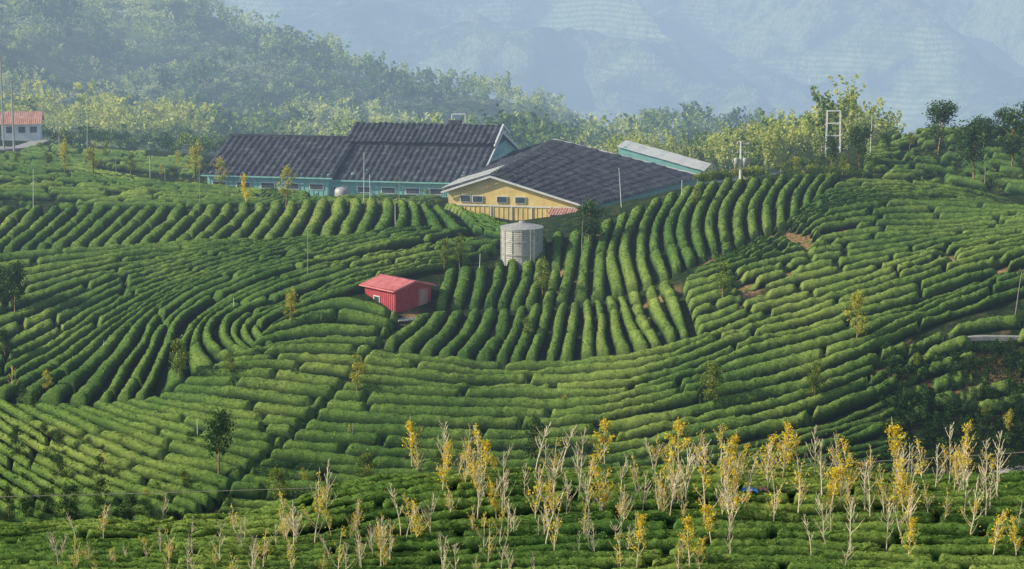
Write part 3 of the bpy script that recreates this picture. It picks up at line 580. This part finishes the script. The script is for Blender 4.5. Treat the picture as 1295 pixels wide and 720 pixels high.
for z in (.05, 1.3, 2.6, 3.7): lathe(tk, 'hoop', [(r_+.035,z),(r_+.075,z),(r_+.075,z+.08),(r_+.035,z+.08)], c, 48, M_steel, False)
for i in range(14):
    a = i*2*math.pi/14+.2; q = c+[math.cos(a)*(r_+.06), math.sin(a)*(r_+.06), 0]; add('stiffener', make_mesh('stiffener', *tube([q, q+[0,0,3.85]], .035, 5), [M_steel]), tk)
lathe(tk, 'foundation', [(r_+.35,-1.2),(r_+.35,.02),(.01,.02)], c, 40, M_conc, False)
Al = Acc(); a = -1.1; q0 = c+[math.cos(a)*(r_+.2), math.sin(a)*(r_+.2), 0]; tdir = np.array([-math.sin(a), math.cos(a), 0])*.2
for s_ in (-1, 1): Al.add(*tube([q0+tdir*s_, q0+tdir*s_+[0,0,4.1]], .025, 4))
for z in np.arange(.3, 4, .35): Al.add(*tube([q0-tdir+[0,0,z], q0+tdir+[0,0,z+.001]], .015, 4))
add('ladder', Al.mesh('ladder', [M_steel]), tk)
pi_ = empty('water_pipe'); pts = [c+[r_+.1,-.6,.4], c+[r_+.8,-1.2,.2], np.r_[ground(700,345)[:2], ground(700,345)[2]+.15]]; add('pipe', make_mesh('pipe', *tube(pts, .05, 6), [M_steel]), pi_)
# small second tank on the plateau
t2 = empty('small_water_tank'); c2 = ground(433, 250, BACK); lathe(t2, 'drum', [(.9,0),(.92,.1),(.9,.2),(.92,.5),(.9,.9),(.75,1.15),(.01,1.3)], c2, 24, M_steel); lathe(t2, 'base', [(1.05,-.4),(1.05,.02),(.01,.02)], c2, 24, M_conc, False)
# ------------------------------------------------------------------ poles
def pole(name, u, v, h_px, rg, r=.05, mat=M_white, arms=0, trafo=False, lean=0):
    b = ground(u, v, rg); H = h_px/FPX*b[1]; p = empty(name, tuple(b))
    add('shaft', make_mesh('shaft', *tube([(0,0,-.3),(lean*.5,0,H*.5),(lean,0,H)], [r*1.2,r,r*.75], 6), [mat]), p)
    for i in range(arms):
        z = H-.3-i*.9; A = Acc(); A.add(*tube([(-.9,.05,z),(.9,-.05,z+.01)], .06, 4))
        for xx_ in (-.8,-.3,.3,.8): A.add(*tube([(xx_,0,z),(xx_+.001,0,z+.25)], .06, 5))
        add('crossarm', A.mesh('crossarm', [M_conc]), p)
    if trafo:
        for s_ in (-.45, .45):
            o = lathe(p, 'transformer', [(.01,H-2.6),(.25,H-2.6),(.25,H-1.8),(.2,H-1.7),(.01,H-1.7)], (s_,-.2,0), 12, M_steel)
    return p
pole('utility_pole', 18, 196, 95, (270,340), .15, M_conc, 2); pole('utility_pole', 936, 236, 58, (222,262), .12, M_white, 3, True)
pole('utility_pole', 5, 190, 120, (270,340), .13, M_conc, 1)
for (u, v, h, rg, ln) in [(389,355,68,MAIN,.1),(42,275,62,BACK,.2),(190,232,36,BACK,0),(209,234,36,BACK,0),(460,262,70,BACK,.1),(468,264,44,BACK,0),(505,262,40,BACK,0),(500,300,30,BACK,0),(1283,402,62,MAIN,.5),(786,262,50,(222,262),-.3),(147,220,30,BACK,0),(132,450,20,MAIN,0),(374,150,24,(300,345),0),(253,262,60,BACK,0),(606,350,30,MAIN,.1),(75,200,40,(280,340),0),(110,190,40,(280,340),.2),(1245,240,30,(222,262),0),(862,262,28,(222,262),0),(1100,205,60,(226,262),.1),(405,412,26,MAIN,.2),(296,398,22,MAIN,0),(250,560,30,MAIN,0),(735,320,54,MAIN,.2),(445,560,26,MAIN,.1)]:
    pole('garden_stake', u, v, h, rg, .035, M_wood if (u % 2) else M_white, lean=ln)
# lattice mast on the ridge and antenna frame behind the factory
def mast(name, b, w, H, n):
    p = empty(name, tuple(b)); A = Acc()
    for sx in (-1, 1):
        for sy in (-1, 1): A.add(*tube([(sx*w/2,sy*w/4,-1),(sx*w/2*.9,sy*w/4*.9,H)], .045, 4))
    for i in range(n):
        z = H*(i+1)/n; k = w/2*(1-.1*z/H); A.add(*tube([(-k,-k/2,z),(k,-k/2,z+.01)], .04, 4)); A.add(*tube([(-k,k/2,z),(k,k/2,z+.01)], .04, 4))
        A.add(*tube([(-k,-k/2,z),(-k,k/2,z+.01)], .03, 4)); A.add(*tube([(k,-k/2,z),(k,k/2,z+.01)], .03, 4))
    add('lattice', A.mesh('lattice', [M_white]), p); return p
mb = P(1053, 203, 258); mast('lattice_mast', mb, 1.7, 5.8, 4)
mb = P(580, 160, 288); mast('roof_antenna_frame', mb-[0,0,1.0], 1.9, 2.6, 2)
# ------------------------------------------------------------------ roads and cable
def road(name, pts, rg, w, mat):
    q = crom(pts, 40); x, y = cast(q[:,0], q[:,1], *rg); t = np.gradient(np.c_[x, y], axis=0); t /= np.linalg.norm(t, axis=1)[:, None]; nn = np.c_[-t[:,1], t[:,0]]
    cols = [-w/2,-w/2,w/2,w/2]; dz = [-.6,.16,.16,-.6]; zc = hz(x, y)
    V = np.stack([np.c_[x+nn[:,0]*cc, y+nn[:,1]*cc, zc+d] for cc, d in zip(cols, dz)], 1).reshape(-1, 3)
    add(name, make_mesh(name, V, grid_faces(40, 4), [mat]))
road('farm_road', [(1205,430),(1240,427),(1320,428)], MAIN, .8, M_conc)
road('farm_road', [(1255,602),(1290,594),(1330,590)], (168,200), 2.0, M_conc)
road('farm_road', [(-30,186),(20,188),(60,176)], (290,345), 2.5, M_conc)
cp = empty('overhead_cable'); t_ = np.linspace(0, 1, 30); A0, A1 = P(-60, 630, 150), P(1360, 568, 158)
pc = A0+(A1-A0)*t_[:, None]; pc[:, 2] -= np.sin(t_*math.pi)*.5; add('cable', make_mesh('cable', *tube(pc, .028, 4), [M_wood]), cp)
for q in (A0, A1): add('cable_post', make_mesh('cable_post', *tube([(q[0],q[1],hz(q[0],q[1])-.5),(q[0],q[1]+.001,q[2]+.3)], .09, 6), [M_wood]), cp)
tp = ground(948, 636, FORE); nn_ = 14; U, Vq = np.meshgrid(np.linspace(-.5,.5,nn_), np.linspace(-.4,.4,nn_), indexing='ij')
add('blue_tarpaulin', make_mesh('blue_tarpaulin', np.stack([U+tp[0], Vq+tp[1], tp[2]+.85+.25*fbm(U*5+3, Vq*5, 3)-.3*(U**2+Vq**2)], -1).reshape(-1, 3), grid_faces(nn_, nn_), [M_blue]))
add('red_tarpaulin', make_mesh('red_tarpaulin', np.stack([U*.5+tp[0]+.9, Vq*.7+tp[1]+.2, tp[2]+.85+.25*fbm(U*5+9, Vq*5, 3)-.3*(U**2+Vq**2)], -1).reshape(-1, 3), grid_faces(nn_, nn_), [M_redroof]))
# ------------------------------------------------------------------ light
SD = Vector((-.82, -.17, .47)).normalized(); el = math.asin(SD.z); az = math.atan2(SD.x, SD.y)
sl = bpy.data.lights.new('sun', 'SUN'); sl.energy = 5.0; sl.angle = math.radians(.5); sl.color = (1, .91, .70)
so = bpy.data.objects.new('sun', sl); scene.collection.objects.link(so); so.rotation_euler = SD.to_track_quat('Z', 'Y').to_euler()
w = bpy.data.worlds.new('World'); scene.world = w; w.use_nodes = True; nt = w.node_tree; nt.nodes.clear()
sk = nt.nodes.new('ShaderNodeTexSky'); sk.sky_type = 'NISHITA'; sk.sun_disc = False; sk.sun_elevation = el; sk.sun_rotation = az % (2*math.pi)
bg = nt.nodes.new('ShaderNodeBackground'); bg.inputs[1].default_value = .14; ow = nt.nodes.new('ShaderNodeOutputWorld')
nt.links.new(sk.outputs[0], bg.inputs[0]); nt.links.new(bg.outputs[0], ow.inputs[0])
scene.view_settings.view_transform = 'Standard'; scene.view_settings.look = 'None'; scene.view_settings.exposure = 0
print('verts', sum(len(m.vertices) for m in bpy.data.meshes))
